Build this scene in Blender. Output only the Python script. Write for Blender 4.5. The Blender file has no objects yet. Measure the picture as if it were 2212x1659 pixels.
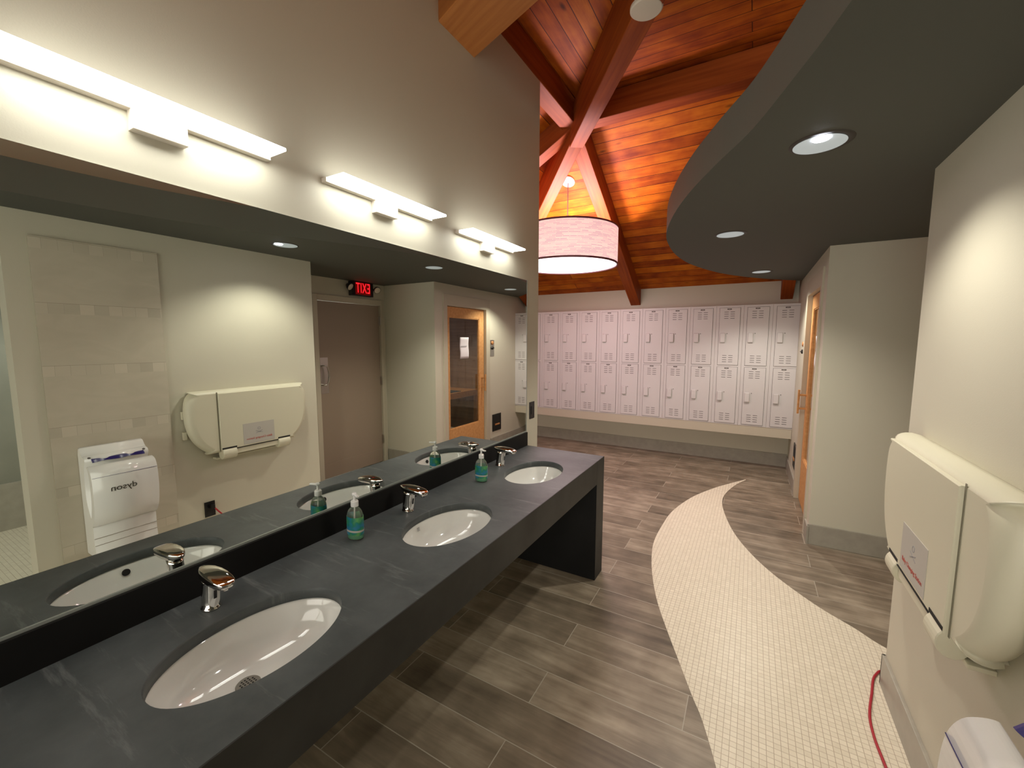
import bpy, bmesh, math, random
from mathutils import Vector, Matrix
random.seed(7)
R = math.radians
sc = bpy.context.scene
COL = sc.collection

# ------------------------------------------------------------------ camera
F_PX = 898.68
YAW, PIT, ROL = R(29.926), R(-5.877), R(0.098)
cam_d = bpy.data.cameras.new('camera')
cam = bpy.data.objects.new('camera', cam_d); COL.objects.link(cam)
fw = Vector((-math.sin(YAW)*math.cos(PIT), math.cos(YAW)*math.cos(PIT), math.sin(PIT)))
rt = Vector((math.cos(YAW), math.sin(YAW), 0)); up = rt.cross(fw)
rt2 = rt*math.cos(ROL) + up*math.sin(ROL); up2 = -rt*math.sin(ROL) + up*math.cos(ROL)
cam.matrix_world = Matrix(((rt2.x, up2.x, -fw.x, 1.517), (rt2.y, up2.y, -fw.y, 0.0),
                           (rt2.z, up2.z, -fw.z, 1.677), (0, 0, 0, 1)))
cam_d.sensor_width = 36.0; cam_d.lens = 36.0*F_PX/2212.0
cam_d.clip_start = 0.02; cam_d.clip_end = 60
sc.camera = cam

# ------------------------------------------------------------------ world, exposure
w = bpy.data.worlds.new('world'); sc.world = w; w.use_nodes = True
bg = w.node_tree.nodes['Background']; bg.inputs[0].default_value = (1.0, 0.95, 0.84, 1); bg.inputs[1].default_value = 1.9
sc.view_settings.view_transform = 'Standard'; sc.view_settings.look = 'None'
sc.view_settings.gamma = 1; sc.view_settings.use_curve_mapping = False
sc.view_settings.exposure = 1.1
W_SCONCE = 5.5      # emission strength of the vanity light bars
W_DOWN = 17.0        # watts of each recessed downlight
W_PEND_UP = 20.0     # watts thrown up out of the drum shade
W_PEND_DN = 1.45      # emission of the drum's diffuser
COL_SCONCE = (1.0, 1.0, 0.93); COL_DOWN = (1.0, 0.95, 0.83); COL_PEND = (1.0, 0.70, 0.72)

# ------------------------------------------------------------------ materials
def nmat(name):
    m = bpy.data.materials.new(name); m.use_nodes = True
    nt = m.node_tree; return m, nt, nt.nodes['Principled BSDF']
def mat(name, c, rough=0.5, metal=0.0, bump=0.0, bscale=80, spec=0.5, var=0.0, vscale=3.0, coat=0.0):
    m, nt, b = nmat(name)
    b.inputs['Base Color'].default_value = (*c, 1); b.inputs['Roughness'].default_value = rough
    b.inputs['Metallic'].default_value = metal; b.inputs['Specular IOR Level'].default_value = spec
    b.inputs['Coat Weight'].default_value = coat
    tc = nt.nodes.new('ShaderNodeTexCoord')
    if bump:
        n = nt.nodes.new('ShaderNodeTexNoise'); n.inputs['Scale'].default_value = bscale; n.inputs['Detail'].default_value = 3
        nt.links.new(tc.outputs['Object'], n.inputs['Vector'])
        bp = nt.nodes.new('ShaderNodeBump'); bp.inputs['Strength'].default_value = bump; bp.inputs['Distance'].default_value = 0.002
        nt.links.new(n.outputs['Fac'], bp.inputs['Height']); nt.links.new(bp.outputs[0], b.inputs['Normal'])
    if var:
        n = nt.nodes.new('ShaderNodeTexNoise'); n.inputs['Scale'].default_value = vscale; n.inputs['Detail'].default_value = 5
        nt.links.new(tc.outputs['Object'], n.inputs['Vector'])
        r = nt.nodes.new('ShaderNodeValToRGB')
        r.color_ramp.elements[0].color = (*[x*(1-var) for x in c], 1); r.color_ramp.elements[1].color = (*[min(1, x*(1+var)) for x in c], 1)
        r.color_ramp.elements[0].position = .3; r.color_ramp.elements[1].position = .7
        nt.links.new(n.outputs['Fac'], r.inputs[0]); nt.links.new(r.outputs[0], b.inputs['Base Color'])
    return m
def emis(name, c, s, base=(1, 1, 1)):
    m, nt, b = nmat(name)
    b.inputs['Base Color'].default_value = (*base, 1); b.inputs['Emission Color'].default_value = (*c, 1)
    b.inputs['Emission Strength'].default_value = s; return m
def world_uv(nt, exprs):
    """vector built from world position: exprs = 2 tuples (ax, ay, az, const)"""
    g = nt.nodes.new('ShaderNodeNewGeometry'); out = []
    for e in exprs:
        d = nt.nodes.new('ShaderNodeVectorMath'); d.operation = 'DOT_PRODUCT'
        d.inputs[1].default_value = e[:3]; nt.links.new(g.outputs['Position'], d.inputs[0])
        a = nt.nodes.new('ShaderNodeMath'); a.operation = 'ADD'; a.inputs[1].default_value = e[3]
        nt.links.new(d.outputs['Value'], a.inputs[0]); out.append(a.outputs[0])
    c = nt.nodes.new('ShaderNodeCombineXYZ'); nt.links.new(out[0], c.inputs[0]); nt.links.new(out[1], c.inputs[1])
    return c.outputs[0]
def boards(name, uv, bw, rh, off, mortar, cdark, cmid, clight, cgrout, su, sv, rough, coat=0, contrast=(.25, .75), knots=0.0, tilevar=.5, mortar_smooth=.1, spec=.5):
    m, nt, b = nmat(name); L = nt.links.new; N = nt.nodes.new
    v = world_uv(nt, uv)
    br = N('ShaderNodeTexBrick'); L(v, br.inputs['Vector'])
    br.offset = off; br.offset_frequency = 2; br.squash = 1
    for k, x in (('Scale', 1), ('Mortar Size', mortar), ('Mortar Smooth', mortar_smooth), ('Bias', 0), ('Brick Width', bw), ('Row Height', rh)):
        br.inputs[k].default_value = x
    br.inputs['Color1'].default_value = (0, 0, 0, 1); br.inputs['Color2'].default_value = (1, 1, 1, 1); br.inputs['Mortar'].default_value = (0, 0, 0, 1)
    sep = N('ShaderNodeSeparateColor'); L(br.outputs['Color'], sep.inputs[0])
    wv = N('ShaderNodeMath'); wv.operation = 'MULTIPLY'; wv.inputs[1].default_value = 37; L(sep.outputs[0], wv.inputs[0])
    mp = N('ShaderNodeMapping'); mp.inputs['Scale'].default_value = (su, sv, 1); L(v, mp.inputs['Vector'])
    n = N('ShaderNodeTexNoise'); n.noise_dimensions = '4D'; L(mp.outputs[0], n.inputs['Vector']); L(wv.outputs[0], n.inputs['W'])
    n.inputs['Scale'].default_value = 1; n.inputs['Detail'].default_value = 7; n.inputs['Roughness'].default_value = .62; n.inputs['Distortion'].default_value = .5
    n2 = N('ShaderNodeTexNoise'); n2.noise_dimensions = '4D'; L(v, n2.inputs['Vector']); L(wv.outputs[0], n2.inputs['W'])
    n2.inputs['Scale'].default_value = 5; n2.inputs['Detail'].default_value = 3
    mx = N('ShaderNodeMath'); mx.operation = 'MULTIPLY_ADD'; mx.inputs[1].default_value = .45; L(n2.outputs[0], mx.inputs[0])
    sb = N('ShaderNodeMath'); sb.operation = 'MULTIPLY'; sb.inputs[1].default_value = .55; L(n.outputs[0], sb.inputs[0]); L(sb.outputs[0], mx.inputs[2])
    tv = N('ShaderNodeMath'); tv.operation = 'MULTIPLY_ADD'; tv.inputs[1].default_value = .22*tilevar; L(sep.outputs[0], tv.inputs[0])
    of = N('ShaderNodeMath'); of.operation = 'SUBTRACT'; of.inputs[1].default_value = .11*tilevar; L(mx.outputs[0], of.inputs[0]); L(of.outputs[0], tv.inputs[2])
    rp = N('ShaderNodeValToRGB'); e = rp.color_ramp.elements
    e[0].position = contrast[0]; e[0].color = (*cdark, 1); e[1].position = contrast[1]; e[1].color = (*clight, 1)
    k = e.new((contrast[0]+contrast[1])/2); k.color = (*cmid, 1); L(tv.outputs[0], rp.inputs[0])
    col = rp.outputs[0]
    if knots:
        mk = N('ShaderNodeMapping'); mk.inputs['Scale'].default_value = (2.2, 5.5, 1); L(v, mk.inputs['Vector'])
        vo = N('ShaderNodeTexVoronoi'); vo.inputs['Scale'].default_value = 1; L(mk.outputs[0], vo.inputs['Vector'])
        kr = N('ShaderNodeValToRGB'); kr.color_ramp.elements[0].position = .045; kr.color_ramp.elements[1].position = .12
        kr.color_ramp.elements[0].color = (1-knots,)*3 + (1,); kr.color_ramp.elements[1].color = (1, 1, 1, 1); L(vo.outputs['Distance'], kr.inputs[0])
        mu = N('ShaderNodeMix'); mu.data_type = 'RGBA'; mu.blend_type = 'MULTIPLY'; mu.inputs[0].default_value = 1
        L(col, mu.inputs[6]); L(kr.outputs[0], mu.inputs[7]); col = mu.outputs[2]
    mg = N('ShaderNodeMix'); mg.data_type = 'RGBA'; L(br.outputs['Fac'], mg.inputs[0]); L(col, mg.inputs[6]); mg.inputs[7].default_value = (*cgrout, 1)
    L(mg.outputs[2], b.inputs['Base Color'])
    b.inputs['Roughness'].default_value = rough; b.inputs['Coat Weight'].default_value = coat; b.inputs['Coat Roughness'].default_value = .2; b.inputs['Specular IOR Level'].default_value = spec
    bp = N('ShaderNodeBump'); bp.inputs['Strength'].default_value = .5; bp.inputs['Distance'].default_value = .002; bp.invert = True
    L(br.outputs['Fac'], bp.inputs['Height']); L(bp.outputs[0], b.inputs['Normal'])
    return m
PAINT = (0.59, 0.560, 0.455)
M = {}
M['paint'] = mat('beige_wall_paint', PAINT, .55, bump=.12, bscale=220)
M['soffit'] = mat('charcoal_ceiling_paint', (.082, .085, .072), .75, bump=.1, bscale=200)
M['fascia'] = mat('sconce_lit_fascia_tone', (.112, .115, .098), .7)  # ceiling paint lightened on the fascia to carry the sconces' light
M['floor'] = boards('wood_look_floor_tile', ((1, 0, 0, 12.8-.70), (0, 1, 0, 20.95-.952)), 1.28, .2095, .5, .0022,
                    (.090, .070, .046), (.210, .168, .118), (.40, .335, .250), (.40, .36, .29), 1.6, 15, .42, contrast=(.32, .70), tilevar=.6)
M['mosaic'] = boards('ivory_mosaic_floor_tile', ((1, 0, 0, 20), (0, 1, 0, 20)), .0267, .0267, 0, .0013,
                     (.72, .66, .52), (.79, .73, .585), (.86, .80, .65), (.50, .42, .31), 8, 8, .35, contrast=(.3, .7), mortar_smooth=.3)
def roofmat(name, uv): return boards(name, uv, 2.4, .128, .41, .003, (.20, .030, .003), (.44, .100, .005), (.66, .205, .010), (.05, .008, .002), 2.2, 20, .6, coat=.0, contrast=(.3, .72), knots=.75, tilevar=1.1, spec=.22)
M['roof_x'] = roofmat('stained_cedar_boards', ((1, 0, 0, 24), (0, .88, -.475, 25.6)))
M['roof_x2'] = roofmat('stained_cedar_boards_flat', ((1, 0, 0, 25), (0, 1, 0, 25.6)))
M['roof_y'] = roofmat('stained_cedar_boards_along', ((0, 1, 0, 24), (1, 0, 0, 25.6)))
M['roof_y2'] = roofmat('stained_cedar_boards_west', ((0, 1, 0, 26), (.88, 0, .475, 25.6)))
def beammat(name, c1, c2):
    m, nt, b = nmat(name); tc = nt.nodes.new('ShaderNodeTexCoord')
    mp = nt.nodes.new('ShaderNodeMapping'); mp.inputs['Scale'].default_value = (1.5, 28, 28); nt.links.new(tc.outputs['Object'], mp.inputs[0])
    n = nt.nodes.new('ShaderNodeTexNoise'); n.inputs['Scale'].default_value = 1; n.inputs['Detail'].default_value = 6; nt.links.new(mp.outputs[0], n.inputs[0])
    r = nt.nodes.new('ShaderNodeValToRGB'); r.color_ramp.elements[0].color = (*c1, 1); r.color_ramp.elements[1].color = (*c2, 1)
    r.color_ramp.elements[0].position = .3; r.color_ramp.elements[1].position = .7
    nt.links.new(n.outputs[0], r.inputs[0]); nt.links.new(r.outputs[0], b.inputs['Base Color'])
    b.inputs['Roughness'].default_value = .55; b.inputs['Specular IOR Level'].default_value = .25; b.inputs['Coat Weight'].default_value = .0; b.inputs['Coat Roughness'].default_value = .3
    return m
M['beam'] = beammat('stained_beam_wood', (.22, .038, .006), (.38, .085, .012))
M['beam_tan'] = beammat('tan_glulam_wood', (.30, .10, .022), (.42, .16, .04))
M['fir'] = beammat('honey_fir_wood', (.52, .25, .09), (.66, .35, .14))
M['sauna_wood'] = beammat('sauna_cladding_wood', (.22, .13, .075), (.34, .21, .12))
def stone():
    m, nt, b = nmat('charcoal_solid_counter'); L = nt.links.new; N = nt.nodes.new
    tc = N('ShaderNodeTexCoord'); n = N('ShaderNodeTexNoise'); n.inputs['Scale'].default_value = 2.2; n.inputs['Detail'].default_value = 8; n.inputs['Roughness'].default_value = .65
    L(tc.outputs['Object'], n.inputs[0]); r = N('ShaderNodeValToRGB'); L(n.outputs[0], r.inputs[0])
    r.color_ramp.elements[0].color = (.052, .060, .061, 1); r.color_ramp.elements[0].position = .35
    r.color_ramp.elements[1].color = (.120, .133, .133, 1); r.color_ramp.elements[1].position = .70
    mp = N('ShaderNodeMapping'); mp.inputs['Rotation'].default_value = (0, 0, R(-60)); mp.inputs['Scale'].default_value = (2.5, 22, 3); L(tc.outputs['Object'], mp.inputs[0])
    s = N('ShaderNodeTexNoise'); s.inputs['Scale'].default_value = 1; s.inputs['Detail'].default_value = 9; s.inputs['Roughness'].default_value = .7; L(mp.outputs[0], s.inputs[0])
    sr = N('ShaderNodeValToRGB'); sr.color_ramp.elements[0].position = .57; sr.color_ramp.elements[1].position = .74
    sr.color_ramp.elements[0].color = (0, 0, 0, 1); sr.color_ramp.elements[1].color = (.30, .30, .30, 1); L(s.outputs[0], sr.inputs[0])
    mx = N('ShaderNodeMix'); mx.data_type = 'RGBA'; L(sr.outputs[0], mx.inputs[0]); L(r.outputs[0], mx.inputs[6]); mx.inputs[7].default_value = (.42, .44, .43, 1)
    L(mx.outputs[2], b.inputs['Base Color']); b.inputs['Roughness'].default_value = .48; b.inputs['Specular IOR Level'].default_value = .35
    return m
M['stone'] = stone()
M['black_stone'] = mat('black_counter_edge', (.010, .010, .010), .6, spec=.2, var=.3)
M['apron'] = mat('charcoal_counter_apron', (.030, .030, .027), .55, spec=.25, var=.35, vscale=5)
M['ceramic'] = mat('white_vitreous_ceramic', (.80, .80, .76), .08, coat=.5)
M['chrome'] = mat('polished_chrome', (.72, .70, .66), .06, 1.0)
M['steel'] = mat('brushed_steel', (.52, .50, .46), .32, 1.0)
M['drain'] = mat('dull_grey_drain_metal', (.30, .285, .25), .45, .5)
M['black'] = mat('black_plastic', (.012, .011, .012), .35)
M['dark'] = mat('dark_hole', (.01, .009, .008), .8)
M['white_plastic'] = mat('white_gloss_plastic', (.80, .80, .78), .16, coat=.3)
M['cream_plastic'] = mat('cream_moulded_plastic', (.66, .63, .49), .42, bump=.1, bscale=500)
M['blue'] = mat('dark_blue_edge', (.02, .015, .13), .35)
M['label_grey'] = mat('pale_grey_label', (.50, .475, .43), .5)
M['red_print'] = mat('red_print', (.52, .10, .08), .5)
M['grey_print'] = mat('grey_print', (.30, .30, .32), .5)
M['dark_print'] = mat('dark_print', (.06, .055, .04), .5)
M['red_cord'] = mat('red_cable_jacket', (.40, .012, .025), .4)
M['locker'] = mat('white_locker_enamel', (.60, .575, .57), .38, bump=.05, bscale=300)
M['gap'] = mat('locker_gap_shadow_steel', (.10, .09, .085), .6)
M['slot'] = mat('locker_slot_dark', (.05, .038, .036), .8)
M['cove_tile'] = mat('grey_cove_base_tile', (.36, .335, .28), .32, var=.08, vscale=14)
M['light_metal'] = mat('painted_light_fixture_metal', (.62, .56, .48), .4)
M['ring'] = mat('dark_downlight_trim', (.03, .025, .022), .5)
M['reflector'] = emis('luminous_downlight_reflector', (.80, .92, .95), .15, (.4, .42, .42))
M['shade'] = None
M['door_paint'] = mat('taupe_door_paint', (.30, .235, .175), .5, bump=.05)
M['casing'] = mat('beige_casing_paint', (.52, .475, .37), .5)
M['paper'] = mat('white_paper', (.80, .76, .80), .7)
M['disc'] = mat('off_white_disc', (.72, .66, .55), .4)
M['amber'] = mat('amber_button', (.50, .22, .08), .3)
M['mirror_edge'] = mat('mirror_glass_edge', (.42, .46, .43), .25, .3)
m, nt, b = nmat('silvered_mirror'); b.inputs['Base Color'].default_value = (.80, .83, .785, 1); b.inputs['Metallic'].default_value = 1; b.inputs['Roughness'].default_value = 0.0; M['mirror'] = m
m, nt, b = nmat('tinted_glass'); b.inputs['Base Color'].default_value = (.86, .83, .80, 1); b.inputs['Transmission Weight'].default_value = 1; b.inputs['Roughness'].default_value = 0.0; b.inputs['IOR'].default_value = 1.5; M['glass'] = m
m, nt, b = nmat('clear_bottle_plastic'); b.inputs['Base Color'].default_value = (.88, .92, .80, 1); b.inputs['Transmission Weight'].default_value = .92; b.inputs['Roughness'].default_value = 0.04; b.inputs['IOR'].default_value = 1.25; M['bottle'] = m
M['soap'] = mat('green_liquid_soap', (.10, .42, .24), .2)
def soap_label():
    m, nt, b = nmat('blue_green_soap_label'); N = nt.nodes.new; L = nt.links.new
    tc = N('ShaderNodeTexCoord'); n = N('ShaderNodeTexNoise'); n.inputs['Scale'].default_value = 26; n.inputs['Detail'].default_value = 2; L(tc.outputs['Object'], n.inputs[0])
    r = N('ShaderNodeValToRGB'); e = r.color_ramp.elements
    e[0].position = .36; e[0].color = (.03, .20, .38, 1); e[1].position = .68; e[1].color = (.16, .42, .10, 1); k = e.new(.5); k.color = (.02, .22, .14, 1)
    L(n.outputs[0], r.inputs[0]); L(r.outputs[0], b.inputs['Base Color']); b.inputs['Roughness'].default_value = .3
    return m
M['soap_label'] = soap_label()
def tilemat():
    """large stone tiles with a narrow course of small squares every 38 cm"""
    m, nt, b = nmat('beige_stone_wall_tile'); L = nt.links.new; N = nt.nodes.new
    v = world_uv(nt, ((0, 1, 0, 5.255), (0, 0, 1, 0)))
    def brick(bw, rh, off, mo, loc):
        mp = N('ShaderNodeMapping'); mp.inputs['Location'].default_value = loc; L(v, mp.inputs[0])
        br = N('ShaderNodeTexBrick'); L(mp.outputs[0], br.inputs[0]); br.offset = off
        for k, x in (('Scale', 1), ('Mortar Size', mo), ('Mortar Smooth', .2), ('Bias', 0), ('Brick Width', bw), ('Row Height', rh)): br.inputs[k].default_value = x
        return br
    big = brick(6.0, .377, 0, .0012, (0, 10*.377-.015, 0)); sm = brick(.068, .063, 0, .0010, (0, 10*.377-.015+.0, 0))
    sp = N('ShaderNodeSeparateXYZ'); L(v, sp.inputs[0])
    ad = N('ShaderNodeMath'); ad.inputs[1].default_value = 10*.377-.015; L(sp.outputs[1], ad.inputs[0])
    md = N('ShaderNodeMath'); md.operation = 'MODULO'; md.inputs[1].default_value = .377; L(ad.outputs[0], md.inputs[0])
    gt = N('ShaderNodeMath'); gt.operation = 'GREATER_THAN'; gt.inputs[1].default_value = .314; L(md.outputs[0], gt.inputs[0])
    mp = N('ShaderNodeMapping'); mp.inputs['Scale'].default_value = (3, 6, 1); L(v, mp.inputs[0])
    n = N('ShaderNodeTexNoise'); n.inputs['Scale'].default_value = 1.5; n.inputs['Detail'].default_value = 7; n.inputs['Distortion'].default_value = 1.2; L(mp.outputs[0], n.inputs[0])
    r = N('ShaderNodeValToRGB'); r.color_ramp.elements[0].position = .3; r.color_ramp.elements[1].position = .72
    r.color_ramp.elements[0].color = (.52, .475, .38, 1); r.color_ramp.elements[1].color = (.57, .52, .42, 1); L(n.outputs[0], r.inputs[0])
    sm2 = brick(.068, .377, 0, .0012, (0, 10*.377-.015, 0))
    sm2.inputs['Color1'].default_value = (.40, .36, .29, 1); sm2.inputs['Color2'].default_value = (.70, .64, .52, 1); sm2.inputs['Mortar'].default_value = (.34, .30, .24, 1)
    hm = N('ShaderNodeMix'); hm.data_type = 'RGBA'; hm.inputs[0].default_value = .55; L(sm2.outputs['Color'], hm.inputs[6]); L(r.outputs[0], hm.inputs[7])
    mx = N('ShaderNodeMix'); mx.data_type = 'RGBA'; L(gt.outputs[0], mx.inputs[0]); L(r.outputs[0], mx.inputs[6]); L(hm.outputs[2], mx.inputs[7])
    m2 = N('ShaderNodeMix'); m2.data_type = 'RGBA'; L(big.outputs['Fac'], m2.inputs[0]); L(mx.outputs[2], m2.inputs[6]); m2.inputs[7].default_value = (.34, .30, .23, 1)
    L(m2.outputs[2], b.inputs['Base Color']); b.inputs['Roughness'].default_value = .42
    return m
M['wall_tile'] = tilemat()
M['shower_wall'] = mat('grey_shower_wall', (.27, .27, .225), .4, var=.08)
def shademat():
    m, nt, b = nmat('patterned_drum_shade_fabric'); N = nt.nodes.new; L = nt.links.new
    tc = N('ShaderNodeTexCoord'); sx = N('ShaderNodeSeparateXYZ'); L(tc.outputs['Object'], sx.inputs[0])
    at = N('ShaderNodeMath'); at.operation = 'ARCTAN2'; L(sx.outputs[1], at.inputs[0]); L(sx.outputs[0], at.inputs[1])
    cb = N('ShaderNodeCombineXYZ'); L(at.outputs[0], cb.inputs[0]); L(sx.outputs[2], cb.inputs[1])
    mp = N('ShaderNodeMapping'); mp.inputs['Scale'].default_value = (.575, 1, 1); mp.inputs['Location'].default_value = (5, 1, 0); L(cb.outputs[0], mp.inputs[0])
    vo = N('ShaderNodeTexBrick'); L(mp.outputs[0], vo.inputs[0]); vo.offset = .37; vo.offset_frequency = 3; vo.squash = 1.7; vo.squash_frequency = 2
    for k_, x_ in (('Scale', 1), ('Mortar Size', .0022), ('Mortar Smooth', .3), ('Bias', -.1), ('Brick Width', .075), ('Row Height', .0135)): vo.inputs[k_].default_value = x_
    vo.inputs['Color1'].default_value = (.50, .29, .33, 1); vo.inputs['Color2'].default_value = (.72, .46, .42, 1); vo.inputs['Mortar'].default_value = (.80, .52, .42, 1)
    r = vo
    L(r.outputs[0], b.inputs['Base Color']); b.inputs['Roughness'].default_value = .8
    L(r.outputs[0], b.inputs['Emission Color']); b.inputs['Emission Strength'].default_value = .62
    return m
M['shade'] = shademat()
M['sconce'] = emis('glowing_light_bar', COL_SCONCE, W_SCONCE)
M['sconce_top'] = emis('glowing_light_bar_top', COL_SCONCE, W_SCONCE*.45)
M['diffuser'] = emis('glowing_drum_diffuser', (1.0, .80, .86), W_PEND_DN)
M['bulb'] = emis('glowing_downlight_lamp', (.85, .88, 1.0), 14.0)
M['exit_red'] = emis('lit_red_exit_letters', (1.0, .012, .02), 1.0, (.4, .01, .01))
M['exit_back'] = emis('lit_red_exit_panel', (.5, .0, .0), .10, (.06, .0, .0))

# ------------------------------------------------------------------ mesh helpers
def mesh_obj(name, bm, mats, parent=None, smooth=False, loc=None):
    me = bpy.data.meshes.new(name); bm.normal_update(); bm.to_mesh(me); bm.free()
    for x in (mats if isinstance(mats, (list, tuple)) else [mats]): me.materials.append(x)
    if smooth:
        for p in me.polygons: p.use_smooth = True
    o = bpy.data.objects.new(name, me); COL.objects.link(o)
    if parent: o.parent = parent
    if loc: o.location = loc
    return o
def box(bm, x0, x1, y0, y1, z0, z1, mi=0, bev=0.0, mtx=None, seg=2):
    vs = [bm.verts.new((x, y, z)) for x in (x0, x1) for y in (y0, y1) for z in (z0, z1)]
    idx = ((0, 1, 3, 2), (4, 6, 7, 5), (0, 4, 5, 1), (2, 3, 7, 6), (0, 2, 6, 4), (1, 5, 7, 3))
    fs = [bm.faces.new([vs[i] for i in f]) for f in idx]
    for f in fs: f.material_index = mi
    if bev:
        r = bmesh.ops.bevel(bm, geom=list({e for f in fs for e in f.edges}), offset=bev, segments=seg, affect='EDGES', profile=.6)
        for f in r['faces']: f.material_index = mi
        vs = list({v for f in r['faces'] for v in f.verts} | {v for v in vs if v.is_valid})
    if mtx is not None: bmesh.ops.transform(bm, matrix=mtx, verts=[v for v in vs if v.is_valid])
def prism(bm, pts, axis, a0, a1, mi=0, cap=True):
    """closed polygon pts in the plane normal to axis, extruded a0..a1"""
    def P(p, a): return ((a, p[0], p[1]) if axis == 0 else (p[0], a, p[1]) if axis == 1 else (p[0], p[1], a))
    A = [bm.verts.new(P(p, a0)) for p in pts]; B = [bm.verts.new(P(p, a1)) for p in pts]; n = len(pts)
    for i in range(n):
        f = bm.faces.new((A[i], A[(i+1) % n], B[(i+1) % n], B[i])); f.material_index = mi
    if cap:
        for V in (A[::-1], B):
            f = bm.faces.new(V); f.material_index = mi
    bmesh.ops.recalc_face_normals(bm, faces=bm.faces[:])
def ring_loft(bm, rings, mi=0, close=True, cap0=False, cap1=False):
    V = [[bm.verts.new(p) for p in r] for r in rings]; n = len(rings[0])
    for a, b_ in zip(V, V[1:]):
        for i in range(n if close else n-1):
            f = bm.faces.new((a[i], a[(i+1) % n], b_[(i+1) % n], b_[i])); f.material_index = mi
    if cap0: bm.faces.new(V[0][::-1]).material_index = mi
    if cap1: bm.faces.new(V[-1]).material_index = mi
    return V
def lathe(bm, prof, c=(0, 0, 0), n=32, mi=0, sx=1, sy=1, cap0=True, cap1=True):
    rings = [[(c[0]+r*sx*math.cos(2*math.pi*i/n), c[1]+r*sy*math.sin(2*math.pi*i/n), c[2]+z) for i in range(n)] for r, z in prof]
    ring_loft(bm, rings, mi, True, cap0, cap1)
def tube(bm, pts, r, n=12, mi=0):
    pts = [Vector(p) for p in pts]; rings = []
    for i, p in enumerate(pts):
        t = (pts[min(i+1, len(pts)-1)] - pts[max(i-1, 0)]).normalized()
        a = t.cross(Vector((0, 0, 1)));
        if a.length < 1e-3: a = t.cross(Vector((1, 0, 0)))
        a.normalize(); b_ = t.cross(a)
        rings.append([tuple(p + a*r*math.cos(2*math.pi*k/n) + b_*r*math.sin(2*math.pi*k/n)) for k in range(n)])
    ring_loft(bm, rings, mi, True, True, True)
def bezier(ctrl, n=12):
    """Catmull-Rom through control points"""
    P = [Vector(c) for c in ctrl]; P = [2*P[0]-P[1]] + P + [2*P[-1]-P[-2]]; out = []
    for i in range(1, len(P)-2):
        for k in range(n):
            t = k/n; a, b_, c, d = P[i-1:i+3]
            out.append(.5*((2*b_) + (c-a)*t + (2*a-5*b_+4*c-d)*t*t + (3*b_-a-3*c+d)*t**3))
    out.append(P[-2]); return out
def empty(name, loc, label, cat, group=None, rz=0):
    o = bpy.data.objects.new(name, None); COL.objects.link(o); o.location = loc; o.rotation_euler = (0, 0, rz)
    o.empty_display_size = .05
    o['label'] = label; o['category'] = cat
    if group: o['group'] = group
    return o
def tag(o, label, cat, group=None):
    o['label'] = label; o['category'] = cat
    if group: o['group'] = group
    return o
def struct(o, label=None):
    o['kind'] = 'structure'
    if label: o['label'] = label
    return o
def text_obj(name, s, size, mtx, material, parent, depth=.001, spacing=1.0, sx=1.0, bold=0.0):
    cu = bpy.data.curves.new('t', 'FONT'); cu.body = s; cu.size = size; cu.extrude = depth; cu.align_x = 'CENTER'; cu.align_y = 'CENTER'
    cu.space_character = spacing; cu.offset = bold
    t = bpy.data.objects.new('t', cu); COL.objects.link(t)
    dg = bpy.context.evaluated_depsgraph_get(); me = bpy.data.meshes.new_from_object(t.evaluated_get(dg))
    bpy.data.objects.remove(t); bpy.data.curves.remove(cu)
    me.transform(Matrix.Diagonal((sx, 1, 1, 1))); me.transform(mtx)
    me.materials.clear(); me.materials.append(material); me.name = name
    o = bpy.data.objects.new(name, me); COL.objects.link(o)
    if parent: o.parent = parent
    return o
def face_minus_x(x, y, z):      # text plane looking towards -x, reading along -y
    return Matrix(((0, 0, -1, x), (-1, 0, 0, y), (0, 1, 0, z), (0, 0, 0, 1)))
def dup(root, loc, label=None):
    r = root.copy(); COL.objects.link(r); r.location = loc
    if label: r['label'] = label
    for ch in list(root.children):
        c = ch.copy(); COL.objects.link(c); c.parent = r
        for g in list(ch.children):
            d = g.copy(); COL.objects.link(d); d.parent = c
    return r
def quad(bm, pts, mi=0):
    f = bm.faces.new([bm.verts.new(p) for p in pts]); f.material_index = mi

# ================================================================== STRUCTURE
HC = 2.42                       # underside of the charcoal ceiling
bm = bmesh.new(); box(bm, -4.2, 4.4, -2.2, 6.85, -.12, 0); struct(mesh_obj('floor', bm, M['floor']))
# ivory mosaic crescent let into the floor
outer = [(1.524, 5.70), (1.349, 5.41), (1.202, 5.142), (1.033, 4.738), (.916, 4.258), (.885, 3.851), (.884, 3.504), (.92, 3.229), (.98, 2.961), (1.067, 2.675), (1.168, 2.426), (1.27, 2.194), (1.353, 2.006), (1.42, 1.86), (1.52, 1.55), (1.585, 1.2), (1.61, .8), (1.60, .4), (1.56, -.1), (1.5, -.6)]
inner = [(1.534, 5.69), (1.431, 5.426), (1.349, 5.084), (1.325, 4.805), (1.357, 4.493), (1.448, 4.069), (1.573, 3.721), (1.734, 3.421), (1.947, 3.147), (2.119, 2.992), (2.30, 2.83), (2.9, 2.5), (4.15, 2.2), (4.15, -.6)]
oc = [tuple(p)[:2] for p in bezier([(a, b_, 0) for a, b_ in outer], 6)]; ic = [tuple(p)[:2] for p in bezier([(a, b_, 0) for a, b_ in inner], 6)]
bm = bmesh.new(); prism(bm, oc + ic[::-1], 2, .0002, .0018)
bmesh.ops.triangulate(bm, faces=bm.faces[:]); struct(mesh_obj('floor_mosaic', bm, M['mosaic']))
# mirror wall
bm = bmesh.new(); box(bm, -.15, 0, -2.2, 3.058, 0, 3.655); struct(mesh_obj('wall_left', bm, M['paint']))
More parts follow.
